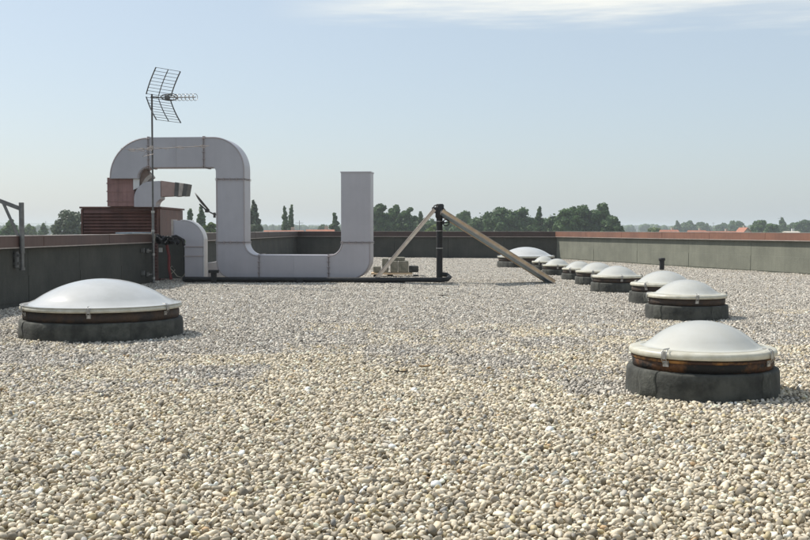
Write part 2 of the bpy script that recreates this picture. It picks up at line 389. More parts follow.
# ------------------------------------------------------------------ dome skylights
def make_skylight(name, Rk, rough_seed, domemat, big=False, rusty=False, nclamp=4, clamp0=226, dish=None, zs=1.0):
    root = empty(name)
    rnd = random.Random(rough_seed)
    def wob(a, z): return 1 + .009 * mnoise.noise(Vector((math.cos(a) * 2.2, math.sin(a) * 2.2, z * 9 + rough_seed))) + .006 * mnoise.noise(Vector((math.cos(a) * 9, math.sin(a) * 9, z * 20 + rough_seed)))
    kz = .225 * zs; fz = .335 * zs; rz = .40 * zs
    if big: kz, fz, rz = .235, .365, .43
    k = MB()
    prof = [(Rk * 1.0, -.05), (Rk * 1.0, 0), (Rk * 1.002, kz * .3), (Rk * .998, kz * .6), (Rk * .995, kz - .02), (Rk * .982, kz), (Rk * .93, kz + .004), (Rk * .6, kz + .004)]
    k.lathe(prof, 96, fn=wob); ko = k.build('kerb', M['kerb'], root)
    for q in range(2 if Rk > .66 else 1):
        a0 = R(212 + q * 83 + rnd.uniform(-14, 14)); da = R(rnd.uniform(8, 20)); lm = MB(); vs = []; fs = []
        rows = [(1.004, -.04), (1.006, kz * .35), (1.003, kz * .7), (.999, kz - .016), (.985, kz + .004), (.93, kz + .007)]; nn = 10
        for (r_, z_) in rows:
            for i in range(nn + 1):
                a_ = a0 + da * i / nn + .02 * math.sin(z_ * 30 + q); vs.append((Rk * r_ * wob(a_, z_) * math.cos(a_), Rk * r_ * wob(a_, z_) * math.sin(a_), z_))
        for j in range(len(rows) - 1):
            for i in range(nn): fs.append((j * (nn + 1) + i, j * (nn + 1) + i + 1, (j + 1) * (nn + 1) + i + 1, (j + 1) * (nn + 1) + i))
        lm.add(vs, fs, True); lo = lm.build('membrane_lap', M['kerb_lap'], ko)
        so_ = lo.modifiers.new('thick', 'SOLIDIFY'); so_.thickness = .003; so_.offset = -1
    # bitumen step under the frame
    Rf = Rk * (.915 if not big else .945)
    f = MB(); f.lathe([(Rf * .9, kz + .006), (Rf * 1.0, kz + .007), (Rf * 1.008, (kz + fz) / 2), (Rf * 1.0, fz), (Rf * .8, fz + .003)], 96, fn=wob)
    f.build('frame', M['frame_rust'] if rusty else M['frame_dark'], root)
    if rusty:
        g = MB(); g.lathe([(Rf * .995, fz - .030), (Rf * 1.016, fz - .026), (Rf * 1.02, fz - .006), (Rf * .99, fz - .002)], 96, fn=wob)
        g.build('rust_band', M['rust_top'], root)
    Rr = Rk * (.965 if not big else .985)
    rim = MB()
    rim.lathe([(Rr * .86, fz + .008), (Rr * .985, fz + .008), (Rr, fz + .016), (Rr, fz + .042), (Rr * .985, rz - .004), (Rr * .965, rz), (Rr * .9, rz + .004), (Rr * .72, rz + .007)], 96)
    rim.build('rim', M['rim'], root)
    # dome
    Rd = Rr * (.755 if not big else .89); Hd = (.225 * zs if not big else .335)
    d = MB(); pr = []
    for i in range(25):
        t = i / 24; r = Rd * (1 - t)
        Rs = (Rd * Rd + Hd * Hd) / (2 * Hd); pr.append((max(r, .001), rz + .006 + (math.sqrt(max(0, Rs * Rs - r * r)) - (Rs - Hd) if big else Hd * max(0, 1 - (r / Rd) ** 2.05) ** .80)))
    pr = [(Rd * 1.12, rz + .008), (Rd * 1.06, rz + .011), (Rd * 1.025, rz + .019), (Rd * .995, rz + .034)] + pr[2:]
    d.lathe(pr, 96); d.build('dome', domemat, root)
    for i in range(nclamp):
        a = R(clamp0 + 360 / nclamp * i); c = MB()
        er = Vector((math.cos(a), math.sin(a), 0)); et = Vector((-math.sin(a), math.cos(a), 0)); z = Vector((0, 0, 1))
        P = lambda r, t, h: er * r + et * t + z * h
        w = .022
        c.tube([P(Rf + .012, -w, fz - .05), P(Rr + .018, -w, fz + .005), P(Rr + .016, -w, rz + .004), P(Rr - .01, -w * .8, rz + .022), P(Rr - .075, 0, rz + .028),
                P(Rr - .01, w * .8, rz + .022), P(Rr + .016, w, rz + .004), P(Rr + .018, w, fz + .005), P(Rf + .012, w, fz - .05)], .0042, 6)
        mtx = Matrix((er, et, z)).transposed()
        c.box(P(Rr + .014, 0, (fz + rz) / 2 + .008), (.007, .03, rz - fz + .005), mtx, .001)
        c.box(P(Rf + .014, 0, fz - .035), (.012, .055, .05), mtx, .002)
        c.build('clamp', M['steel'], root)
    return root
M['rust_top'] = mat('orange_rust', (.40, .19, .05), .8, 0, col2=(.06, .028, .015), vscale=3.5, bump=.4, bscale=60)

# (px centre, centre distance, radius)
GR = 'small round dome skylights in a row on the right'
near = make_skylight('dome_skylight', .665, 1, M['dome'], rusty=True, nclamp=4, clamp0=226)
near.location = (xat(703, 9.37), 9.37, 0)
tag(near, 'nearest small dome skylight on the right, with a rusty orange frame on a grey kerb', 'skylight', GR)
specs = [(687, 17.2, .665, 'second nearest small dome skylight, fully visible just behind the rusty framed one', 270),
         (664, 20.5, .665, 'small dome skylight third from the camera, half hidden behind the second one', 225),
         (617, 24.3, .60, 'small dome skylight fourth from the camera with a clamp at the middle of its front', 270),
         (597, 27.3, .565, 'small dome skylight fifth from the camera, its right side hidden by the fourth', 250),
         (579, 30.2, .50, 'small dome skylight sixth from the camera, in the middle of the far cluster', 230),
         (557, 33.0, .47, 'small dome skylight seventh from the camera, right of the lower end of the leaning panel', 265),
         (544, 37.0, .44, 'farthest small dome skylight of the row, beside the wide far dome', 240)]
for i, (px, D, rk, lab, c0) in enumerate(specs):
    s_ = make_skylight('dome_skylight', rk, 3 + i * 2.7, M['dome'], clamp0=c0, zs=1 - (.665 - rk) * .9)
    s_.location = (xat(px, D), D, h_roof(xat(px, D), D)); tag(s_, lab, 'skylight', GR)
bigd = make_skylight('dome_skylight', 1.09, 41, M['dome_grey'], big=True, nclamp=6, clamp0=217)
bigd.location = (xat(101.5, 14.4), 14.4, 0)
tag(bigd, 'large shallow dome skylight at the left, near the dark parapet wall', 'skylight', 'large dome skylights')
big2 = copy_tree(bigd); big2.location = (xat(526, 39.8), 39.8, 0); big2.rotation_euler.z = R(20)
tag(big2, 'large shallow dome skylight far away, partly behind the leaning panel', 'skylight', 'large dome skylights')

# gravel vent stack
D = 36.8; vp = empty('vent_pipe', (xat(662, D), D, 0))
m_ = MB(); m_.tube([(0, 0, -.05), (0, 0, .34)], .085, 16); m_.build('pipe', M['black'], vp)
m_ = MB(); m_.tube([(0, 0, .335), (0, 0, .35), (0, 0, .42), (0, 0, .435)], [.10, .115, .115, .10], 16); m_.build('cap', M['black'], vp)
tag(vp, 'short black vent pipe standing in the gravel before the right wall', 'vent pipe')

# ------------------------------------------------------------------ big white-grey duct
DD = 28.6; YAW = R(-5)
P0 = at(300, 279, DD); duct = empty('ventilation_duct', (P0.x, DD, 0), YAW)
K = DD / F
def L2(px, py): return ((px - 300) * K / math.cos(YAW), CAMZ - (py - HZ) * K * 1.0)
def arc(cx, cy, r, a0, a1, n=14):
    return [(cx + r * math.cos(R(a0 + (a1 - a0) * i / n)), cy - r * math.sin(R(a0 + (a1 - a0) * i / n))) for i in range(n + 1)]
DEP = .66
def duct_piece(name, poly, parent=duct, y0=0, y1=DEP, m='duct', bev=.012):
    mb = MB(); mb.prism([L2(*p) for p in poly], y0, y1); return mb.build(name, M[m], parent, bevel=bev)
duct_piece('elbow', [(105.5, 178)] + arc(146, 177, 40.5, 180, 90) + [(146, 167)] + arc(146, 177, 10, 90, 180) + [(136, 178)])
duct_piece('duct_section', [(146.2, 136.5), (202.8, 136.5), (202.8, 167), (146.2, 167)])
duct_piece('elbow', [(203, 136.5)] + arc(212, 169, 32.5, 90, 0) + [(244.5, 179), (215, 179)] + arc(211, 171, 4, 0, 90, 5) + [(203, 167)])
duct_piece('duct_section', [(215, 179.2), (244.5, 179.2), (244.5, 242.4), (215, 242.4)])
duct_piece('elbow', [(244.5, 242.6)] + arc(257, 242.6, 12.4, 180, 270) + [(258.5, 255), (258.5, 278.8)] + arc(231, 262.8, 16, 270, 180) + [(215, 242.6)])
duct_piece('duct_section', [(258.7, 255), (328.8, 255), (328.8, 278.8), (258.7, 278.8)])
duct_piece('elbow', [(329, 255)] + arc(329, 242.6, 12.4, 270, 360) + [(371, 242.6)] + arc(351, 258.8, 20, 0, -90) + [(329, 278.8)])
ext = duct_piece('duct_section', [(341.4, 172.5), (371, 172.5), (371, 242.4), (341.4, 242.4)])
lip = MB(); A0 = L2(341.4, 172.5); A1 = L2(371, 172.5)
lip.box(((A0[0] + A1[0]) / 2, DEP / 2, A0[1] + .0), (A1[0] - A0[0] + .03, DEP + .03, .035), bev=.006); lip.build('end_cap', M['duct'], duct)
def flange(px, py, axis, ln):
    x, z = L2(px, py); mb = MB(); w = ln * K
    for o_ in (-.018, .018):
        if axis == 'v': mb.box((x, DEP / 2, z + o_), (w + .04, DEP + .04, .018), bev=.004)
        else: mb.box((x + o_, DEP / 2, z), (.018, DEP + .04, w + .04), bev=.004)
    n_b = 5
    for i in range(n_b):
        t = (i / (n_b - 1) - .5) * w * .9
        if axis == 'v': mb.tube([(x + t, -.035, z - .045), (x + t, -.035, z + .045)], .012, 6)
        else: mb.tube([(x - .045, -.035, z + t), (x + .045, -.035, z + t)], .012, 6)
    mb.build('flange', M['duct_seam'], duct)
flange(146.1, 151.7, 'h', 30.5); flange(202.9, 151.7, 'h', 30.5); flange(229.8, 179.1, 'v', 29.5); flange(229.8, 242.5, 'v', 29.5)
flange(258.6, 267, 'h', 23.8); flange(328.9, 267, 'h', 23.8); flange(356.2, 242.5, 'v', 29.6)
def seam(pts, y=-.004):
    mb = MB(); mb.tube([(*L2(*p),) and (L2(*p)[0], y, L2(*p)[1]) for p in pts], .013, 6); mb.build('seam', M['duct_seam'], duct)
seam(arc(146, 177, 39.6, 180, 90)); seam(arc(146, 177, 11, 90, 180)); seam([(203, 137.4)] + arc(212, 169, 31.6, 90, 0) + [(243.6, 178)])
seam([(214.9 + 1, 243)] + [(216, 262)] + arc(231, 262.8, 15, 180, 270)); seam(arc(257, 242.6, 13.4, 180, 270)); seam(arc(329, 242.6, 13.4, 270, 360))
seam([(370, 243)] + arc(351, 258.8, 19, 0, -90)); seam([(216, 180), (216, 241)]); seam([(243.6, 180), (243.6, 241)])
# stiffening cross-breaks on long sections are pressed metal: thin ribs
for (a, b_) in (((174, 137), (174, 166.5)), ((293, 255.5), (293, 278.3))):
    mb = MB(); x0, z0 = L2(*a); x1, z1 = L2(*b_); mb.box((x0, -.003, (z0 + z1) / 2), (.03, .012, abs(z1 - z0))); mb.build('stiffening_rib', M['duct'], duct)
tag(duct, 'big grey lilac sheet metal duct bent like a lying S, rising from the brown unit', 'duct')

# ------------------------------------------------------------------ brown air handling unit
UD = 29.3
ahu = empty('air_handling_unit', (0, 0, 0))
x0, x1 = xat(81.5, UD), xat(160, UD); zt = zat(207.5, UD); UW = x1 - x0
mb = MB(); mb.box(((x0 + x1) / 2, UD + 1.55, zt / 2 - .01), (UW, 3.0, zt - .04)); mb.build('housing', M['louvre'], ahu, bevel=.01)
mb = MB(); mb.box(((x0 + x1) / 2, UD + 1.55, zt), (UW + .10, 3.1, .05)); mb.build('lid', M['louvre'], ahu, bevel=.008)
xl = xat(158, UD); mb = MB()
for i in range(24):
    z = .22 + i * .09
    if z > zt - .1: break
    mtx = Matrix.Rotation(R(-38), 3, 'X')
    mb.box(((x0 + xl) / 2 + .02, UD + .0, z), (xl - x0 - .1, .012, .10), mtx)
mb.box((x0 + .025, UD + .01, zt / 2), (.05, .07, zt - .08)); mb.box((xl, UD + .01, zt / 2), (.05, .07, zt - .08))
mb.build('louvre_panel', M['louvre'], ahu)
# plenum under the duct mouth
Y1 = DD + .62
mb = MB(); px0, px1 = xat(107.5, DD + .55), xat(134.6, DD + .55)
zb, z2 = zt + .03, zat(177.5, DD + .55)
mb.box(((px0 + px1) / 2, DD + .98, (zb + z2) / 2), (px1 - px0, .8, z2 - zb)); pn = mb.build('plenum', M['plenum'], ahu, bevel=.01)
mb = MB()
for q in (.18, .52, .80): mb.box(((px0 + px1) / 2, DD + .98, zb + (z2 - zb) * q), (px1 - px0 + .03, .83, .03))
mb.build('collar', M['plenum'], ahu)
# gooseneck exhaust cowl
CD = 28.95; KC = CD / F
def L3(px, py): return (px - 405) * KC, CAMZ - (py - HZ) * KC
neck = [(134.5, 207)] + arc(151, 199, 17, 180, 90, 12) + [(153, 182)]
poly = [(134.5, 207)] + arc(152, 199, 17.5, 180, 92, 12) + [(161, 181), (161, 198.5)] + arc(163, 206, 7, 110, 180, 6) + [(156, 207)]
mb = MB(); mb.prism([L3(*p) for p in poly], CD, CD + .55); cw = mb.build('exhaust_elbow', M['duct'], ahu, bevel=.01)
mb = MB(); mb.prism([L3(*p) for p in [(161.2, 180.7), (188, 184.5), (186, 195.4), (161.2, 196.5)]], CD + .02, CD + .53); cv = mb.build('exhaust_outlet', M['hood'], ahu, bevel=.008)
mb = MB(); mb.prism([L3(*p) for p in [(175.5, 182.2), (179.5, 182.8), (178.5, 196.2), (174.5, 196.4)]], CD + .008, CD + .542)
mb.prism([L3(*p) for p in [(184.3, 183.5), (188.6, 184.1), (186.4, 195.9), (182.3, 196.1)]], CD + .006, CD + .544); mb.build('outlet_frame', M['dark_steel'], ahu)
mb = MB(); mb.prism([L3(*p) for p in [(179.7, 182.9), (184.1, 183.5), (182.1, 195.8), (178.7, 196)]], CD + .012, CD + .538); mb.build('outlet_mesh', M['edge'], ahu)
K5 = 29.12 / F
def L5(px, py): return (px - 405) * K5, CAMZ - (py - HZ) * K5
def ring(cx, cy, r0, r1, a0, a1): return [L5(*p) for p in arc(cx, cy, r1, a0, a1, 16)] + [L5(*p) for p in arc(cx, cy, r0, a1, a0, 16)]
CD2 = CD
mb = MB(); mb.prism(ring(162, 192, 21.0, 28.5, 176, 124), 29.12, 29.5); mb.build('shaded_inner_curve', M['return'], ahu, bevel=.006)  # stands in for the big duct's own shaded inner curve
mb = MB(); mb.prism(ring(162, 192, 17.2, 20.9, 176, 122), 29.10, 29.52); mb.build('reflecting_inner_edge', M['edge'], ahu)  # bright reflection along that curve, made as a pale strip
mb = MB(); mb.prism([L5(*p) for p in [(134.3, 178.4), (140.6, 179.2), (140.4, 187.5), (134.3, 190)]], 29.07, 29.09); mb.build('sunlit_strap', M['duct_white'], ahu)  # strap in white for the sunlit patch on it
tag(ahu, 'dark red brown louvred air handling unit behind the left parapet wall', 'ventilation unit')

# small elbow duct at the right of the unit
ED = 28.9; KE = ED / F
def L4(px, py): return (px - 405) * KE, CAMZ - (py - HZ) * KE
ed = empty('elbow_duct')
mb = MB(); mb.prism([L4(*p) for p in [(173, 220.5), (181, 220.5)] + arc(183, 241, 20.5, 90, 5, 12) + [(203, 247), (184.5, 247)] + arc(181, 243, 5, 20, 90, 5) + [(173, 239)]], ED, ED + .5)
mb.build('elbow', M['duct'], ed, bevel=.01)
mb = MB(); mb.prism([L4(*p) for p in [(184.5, 247.3), (203, 247.3), (203, 279), (184.5, 279)]], ED, ED + .5); mb.build('duct_section', M['duct'], ed, bevel=.01)
mb = MB()
for py in (246.5, 256): x, z = L4(194, py); mb.box((x, ED + .25, z), (19.5 * KE, .54, .035), bev=.005)
mb.build('flange', M['duct_seam'], ed)
mb = MB(); x, z = L4(172.6, 229.5); mb.box((x, ED + .25, z), (.05, .56, 20 * KE), bev=.006); mb.build('flange', M['edge'], ed)
# light on the elbow's outer side, put in as a white skin
mb = MB(); o_ = [L4(*p) for p in [(181, 219.9)] + arc(183, 241, 21.3, 90, 5, 14) + [(204, 279)]]; i_ = [L4(*p) for p in [(181, 220.6)] + arc(183, 241, 20.7, 90, 5, 14) + [(203.2, 279)]]
mb.prism(o_ + i_[::-1], ED - .012, ED + .512); mb.build('lit_outer_skin', M['duct_white'], ed)
tag(ed, 'grey elbow duct with a white skin for its lit curved outer edge beside the brown unit', 'duct')

BD = 30.2
wb = MB(); KB = BD / F
f4 = lambda px, py: ((px - 405) * KB, CAMZ - (py - HZ) * KB)
wb.prism([f4(*p) for p in [(198, 264), (217, 261.5), (224, 276.5), (198, 276.5)]], BD, BD + .6)
o = wb.build('low_duct', M['duct_white'], None, bevel=.01); tag(o, 'low white duct box on the gravel between the elbow duct and the big duct', 'duct')

# ------------------------------------------------------------------ black pipe run with standpipe
PD = 27.9
bp = empty('black_pipe')
def g(px, py, Y): return at(px, py, Y)
zt_ = lambda px, Y: .13
mb = MB(); mb.tube([(xat(180, 28.0), 28.35, .10), (xat(250, 28), 28.15, .10), (xat(340, 28), 28.0, .10), (xat(441, 28), 27.85, .10), (xat(447, 28), 27.95, .11), (xat(450, 28), 28.3, .15)], .062, 12)
mb.tube([(xat(449.7, 28), 28.32, .15), (xat(447.5, 28), 28.5, .21), (xat(440, 28), 28.5, .22)], .062, 12)
mb.build('base_pipe', M['black'], bp)
mb = MB(); mb.tube([(xat(180, 28.0), 28.5, .06), (xat(300, 28), 28.25, .06), (xat(405, 28), 28.12, .06)], .05, 10); mb.build('base_pipe', M['black'], bp)
xp = xat(439.5, 28.5)
mb = MB(); mb.tube([(xp, 28.5, .02), (xp, 28.5, 1.0), (xp, 28.5, 1.75)], .085, 16)
mb.tube([(xp, 28.5, 1.74), (xp, 28.5, 1.78), (xp + .01, 28.5, 2.10), (xp + .01, 28.5, 2.13)], [.09, .115, .11, .08], 16)
mb.box((xp - .13, 28.46, 1.96), (.16, .16, .16), bev=.02); mb.box((xp + .1, 28.46, 1.62), (.07, .1, .08), bev=.02)
mb.build('standpipe', M['black'], bp)
for z in (1.40, .93, 1.66): mb = MB(); mb.tube([(xp, 28.5, z - .012), (xp, 28.5, z + .012)], .093, 16); mb.build('steel_band', M['steel'], bp)
mb = MB(); c = Vector((xp + .17, 28.36, 1.62)); mb.tube([c + Vector((math.cos(a) * .085, 0, math.sin(a) * .085)) for a in [i * math.pi / 8 for i in range(17)]], .016, 6, caps=False)
mb.tube([c + Vector((-.085, 0, 0)), c + Vector((.085, 0, 0))], .012, 6); mb.tube([c + Vector((-.02, .14, 0)), c], .02, 8); mb.build('valve_wheel', M['black'], bp)
mb = MB(); mb.tube([(xp - .05, 28.4, 2.11), (xp - .14, 28.38, 2.08), (xp - .20, 28.38, 1.98)], .018, 6); mb.tube([(xp + .1, 28.42, 2.02), (xp + .2, 28.40, 1.9), (xp + .1, 28.4, 1.75)], .014, 6); mb.build('hose', M['black'], bp)
for i, px in enumerate((214, 300, 385)):
    mb = MB(); X = xat(px, 28.05); h_ = .36 if i == 0 else .14
    mb.box((X, 28.0, h_ / 2 - .02), (.14 if i == 0 else .18, .1, h_), bev=.01)
    if i == 0: mb.box((X, 27.98, h_ - .04), (.26, .14, .08), bev=.01)
    mb.build('pipe_support', M['black'], bp)
tag(bp, 'black insulated pipe along the foot of the duct with an upright black standpipe', 'pipe')

# leaning collector panel
pa = empty('leaning_panel')
a = at(441.5, 211.5, 28.2); b_ = at(551.5, 283, 28.2); b_.z = max(b_.z, .05)
nY = Vector((0, 1, 0)); t = (b_ - a).normalized(); n_ = nY.cross(t).normalized()
if n_.z < 0: n_ = -n_
yn, yf = 27.6, 28.5
def pp(s_, y, h_=0): v = a + (b_ - a) * s_ + n_ * (h_ - .06 * (y - yn) / (yf - yn)); return Vector((v.x, y, v.z))
mb = MB(); mb.bar(pp(0, yn, .015), pp(1, yn, .015), .06, .10, .004); mb.build('side_rail', M['wood'], pa)
mb = MB(); mb.bar(pp(0, yf, 0), pp(1, yf, 0), .06, .12, .004); mb.build('side_rail', M['wood'], pa)
for s_ in (.004, .996): mb = MB(); mb.bar(pp(s_, yn + .03, 0), pp(s_, yf - .03, 0), .045, .09, .003); mb.build('end_rail', M['dark_steel'], pa)
mb = MB(); mb.add([pp(.01, yn + .026, -.035), pp(.99, yn + .026, -.035), pp(.99, yf - .026, -.035), pp(.01, yf - .026, -.035),
                   pp(.01, yn + .026, -.02), pp(.99, yn + .026, -.02), pp(.99, yf - .026, -.02), pp(.01, yf - .026, -.02)],
                  [(0, 1, 2, 3), (4, 5, 6, 7), (0, 1, 5, 4), (1, 2, 6, 5), (2, 3, 7, 6), (3, 0, 4, 7)]); mb.build('back_sheet', M['panel_back'], pa)
mb = MB(); mb.add([pp(.01, yn + .026, .03), pp(.99, yn + .026, .03), pp(.99, yf - .026, .03), pp(.01, yf - .026, .03),
                   pp(.01, yn + .026, .042), pp(.99, yn + .026, .042), pp(.99, yf - .026, .042), pp(.01, yf - .026, .042)],
                  [(0, 1, 2, 3), (4, 5, 6, 7), (0, 1, 5, 4), (1, 2, 6, 5), (2, 3, 7, 6), (3, 0, 4, 7)]); mb.build('glass_sheet', M['glass_panel'], pa)
mb = MB(); mb.bar(pp(.0, yn - .04, -.035), pp(1.0, yn - .04, -.035), .03, .022); mb.bar(pp(.0, yn - .036, .052), pp(1.0, yn - .036, .052), .04, .014)
mb.build('edge_strip', M['edge'], pa)
tag(pa, 'long framed panel leaning from the black standpipe down to the gravel on its right', 'panel')

br = empty('timber_brace')
for dy in (0, .55):
    A_ = at(434.5, 209.5, 28.0); B_ = at(373, 279, 28.0); A_.y += dy; B_.y += dy; B_.z = .03
    mb = MB(); mb.bar(A_, B_, .05, .10, .004); mb.build('beam', M['pale_wood'], br)
    mb = MB(); up = Vector((-.02, 0, .028)); mb.bar(A_ + up + Vector((0, -.03, 0)), B_ + up + Vector((0, -.03, 0)), .02, .022); mb.build('edge_strip', M['edge'], br)
tag(br, 'pale timber brace slanting from the top of the black standpipe down to the duct end', 'brace')

# ------------------------------------------------------------------ concrete blocks behind the duct
BLK = 31.6
def block(px0, px1, py0, py1, D, dep, label, m='concrete', bev=.035):
    x0, x1 = xat(px0, D), xat(px1, D); z1, z0 = zat(py0, D), zat(py1, D)
    mb = MB(); mb.box((0, 0, 0), (x1 - x0, dep, z1 - z0), bev=bev)
    o = mb.build('concrete_block', M[m], None); o.location = ((x0 + x1) / 2, D + dep / 2, (z0 + z1) / 2)
    tag(o, label, 'block', 'concrete blocks stacked behind the duct'); return o
def beam(px0, px1, z0, z1, D, dep, label):
    x0, x1 = xat(px0, D), xat(px1, D); mb = MB(); mb.box((0, 0, 0), (x1 - x0, dep, z1 - z0), bev=.01)
    o = mb.build('timber_beam', M['wood'], None); o.location = ((x0 + x1) / 2, D + dep / 2, (z0 + z1) / 2)
    tag(o, label, 'beam'); return o
zb = lambda py: zat(py, BLK)
block(373, 380.5, 266.5, 272.5, BLK, .5, 'small low concrete block at the left end of the stack, beside the duct')
block(382, 388.3, 258.5, 272.5, BLK + .05, .55, 'tall concrete block standing left of the dark gap in the stack')
block(390.3, 397.8, 261, 272.5, BLK, .5, 'concrete block just right of the dark gap, behind the brace')
block(398.1, 408.6, 261, 272.5, BLK + .02, .5, 'mossy concrete block next to the low dark one, in the middle of the stack')
block(392, 405, 257.3, 260.8, BLK + .1, .45, 'flat pale concrete slab lying on top of the blocks')
block(408.9, 418.6, 266, 272.3, BLK + .05, .45, 'low dark concrete block at the right end of the stack', 'kerb')
beam(371, 412.5, zb(274.6), zb(272.7), BLK - .05, .6, 'pale timber beam lying under the stacked concrete blocks')
for px, lb in ((376, 'left'), (390, 'middle'), (416, 'right')):
    X = xat(px, BLK); mb = MB(); mb.box((X, BLK + .25, zb(275) / 2 - .015), (.16, .5, max(zb(274.8), .04)))
    o = mb.build('bearer', M['black'], None); tag(o, 'dark bearer in the gravel under the stacked concrete blocks, the %s one of three' % lb, 'bearer', 'dark bearers under the concrete blocks')

# ------------------------------------------------------------------ left steel bracket on the wall
DB = 19.9
wb = empty('steel_rail_bracket')
X = xat(22, DB); A_ = at(22, 203, DB); B_ = at(22, 268, DB)
mb = MB(); mb.tube([(X, DB, 1.95), (X, DB, 1.02)], .048, 14); mb.build('post', M['grey_steel'], wb)
mb = MB(); mb.tube([(X, DB, 1.02), (X, DB, .70)], .036, 12); mb.tube([(X, DB, .72), (X, DB, .67)], .052, 12); mb.tube([(X, DB, 1.03), (X, DB, .99)], .052, 12); mb.build('foot_tube', M['grey_steel'], wb)
q0 = at(-34, 188.5, DB - .1)
mb = MB(); mb.bar((X, DB, zat(209, DB)), (q0.x, DB, q0.z), .05, .075, .004); mb.build('top_rail', M['grey_steel'], wb)
mb = MB(); j1 = at(3.5, 203, DB); j2 = at(20.5, 243, DB); mb.bar((j1.x, DB - .01, j1.z), (j2.x + .02, DB - .01, j2.z), .035, .05, .004); mb.build('strut', M['grey_steel'], wb)
mb = MB()
for z in (.80, .95): mb.box((X - .14, DB, z), (.30, .05, .05))
mb.box((X - .10, DB - .0, .87), (.03, .14, .3)); mb.build('wall_bracket', M['grey_steel'], wb)
X2 = q0.x; mb = MB(); mb.tube([(X2, DB, q0.z + .05), (X2, DB, TOP)], .04, 12); mb.build('post', M['grey_steel'], wb)
tag(wb, 'grey steel post with slanting rail and strut fixed to the left wall', 'bracket')

# ------------------------------------------------------------------ antenna mast
MD = 27.6; mx_ = xat(153.3, MD)
am = empty('antenna_mast')
ztop = zat(94, MD)
mb = MB(); mb.tube([(mx_, MD, -.02), (mx_, MD, 1.9)], .035, 12); mb.build('lower_tube', M['grey_steel'], am)
mb = MB(); mb.tube([(mx_, MD, 1.88), (mx_, MD, ztop)], .024, 10); mb.build('upper_tube', M['dark_steel'], am)
for z in (.16, .78, 1.4, 1.9): mb = MB(); mb.tube([(mx_, MD, z - .03), (mx_, MD, z + .03)], .045, 12); mb.build('collar', M['steel'], am)
for z in (.26, .88): mb = MB(); mb.box((mx_ - .08, MD + .02, z), (.16, .04, .04)); mb.box((mx_ - .15, MD + .02, z), (.03, .20, .10)); mb.build('wall_clamp', M['steel'], am)
# UHF corner reflector
ub = am
BZ = zat(97, MD); bdv = Vector((.72, -.69, .02)).normalized(); pdv = Vector((.69, .72, -.035)).normalized()
O = at(158.5, 97.2, MD)
ua = empty('television_antenna')
def wires(root, sgn, nm):
    up = Vector((0, 0, sgn)); vec = bdv * .40 + up * .63
    base = O + up * .035
    W = .37
    def curve(s_): return base + bdv * (.46 * s_ - .035 * math.sin(s_ * math.pi)) + up * (.63 * s_)
    fr = MB()
    for k in (-1, 0, 1):
        fr.tube([curve(i / 8) + pdv * (W * k) for i in range(9)], .017 if k else .013, 6)
    f_ = fr.build('reflector_frame', M['dark_steel'], root)
    w = MB()
    for i in range(9):
        c_ = curve((i + .15) / 8.15); w.tube([c_ - pdv * W, c_ + pdv * W], .0065, 5)
    w.build('reflector_wire', M['dark_steel'], f_)
wires(ua, 1, 'u'); wires(ua, -1, 'l')
b0 = Vector((mx_, MD, BZ)) - bdv * .12; b0 = O - bdv * .1
tip = at(195.5, 97, MD - .9)
mb = MB(); mb.tube([b0, tip], .014, 8); mb.tube([Vector((mx_ - .03, MD, BZ)), O + bdv * .02], .02, 8); mb.build('boom', M['dark_steel'], ua)
mb = MB()
for i in range(6):
    s_ = .50 + i * .098; c_ = b0 + (tip - b0) * s_
    mb.tube([c_ + Vector((.6 * math.cos(t_), .8 * math.cos(t_), math.sin(t_))) * .085 for t_ in [k * math.pi / 7 for k in range(15)]], .0075, 5, caps=False)
mb.build('director', M['steel'], ua)
mb = MB(); c_ = b0 + (tip - b0) * .32
mb.tube([c_ + Vector((.75 * math.cos(t_) * .22, .66 * math.cos(t_) * .22, math.sin(t_) * .075)) for t_ in [k * math.pi / 10 for k in range(21)]], .016, 6, caps=False)
mb.tube([c_ + bdv * .16 + Vector((.75 * math.cos(t_) * .16, .66 * math.cos(t_) * .16, math.sin(t_) * .08)) for t_ in [k * math.pi / 10 for k in range(21)]], .012, 6, caps=False)
mb.box(c_ - bdv * .06, (.13, .10, .12), bev=.02); mb.build('dipole', M['grey_steel'], ua)
tag(ua, 'grey corner reflector television antenna with two wire grids at the top of the mast', 'antenna')
# VHF yagi
ya = empty('television_antenna')
e0 = at(128.5, 150, MD - .15); e1 = at(209, 145.8, MD - .15)
mb = MB(); mb.tube([e0, e1], .010, 6); mb.box((mx_, MD - .08, (e0.z + e1.z) / 2 + .02), (.08, .14, .08), bev=.01); mb.build('boom', M['edge'], ya)
mb = MB()
for s_, L_ in ((.02, .6), (.10, .58), (.20, .55), (.42, .5), (.62, .48), (.88, .42)):
    c_ = e0 + (e1 - e0) * s_; v_ = Vector((.13, .99, .0)) * L_; mb.tube([c_ - v_, c_ + v_], .006, 5)
mb.build('element', M['edge'], ya)
mb = MB()
for s_ in (.05, .17, .27, .65, .93):
    c_ = e0 + (e1 - e0) * s_; mb.tube([c_ + Vector((math.cos(t_) * .075, -.05, math.sin(t_) * .04 - .01)) for t_ in [k * math.pi / 7 for k in range(15)]], .006, 5, caps=False)
mb.tube([e0 + (e1 - e0) * .24 + Vector((0, 0, -.02)), e0 + (e1 - e0) * .17 + Vector((0, 0, -.19)), e0 + (e1 - e0) * .33 + Vector((0, 0, -.13))], .006, 5)
mb.build('dipole', M['edge'], ya)
tag(ya, 'thin pale rod antenna fixed across the mast before the duct', 'antenna')
# dark junction + cables at the wall end
tag(am, 'thin grey antenna mast clamped to the end of the left wall', 'mast')

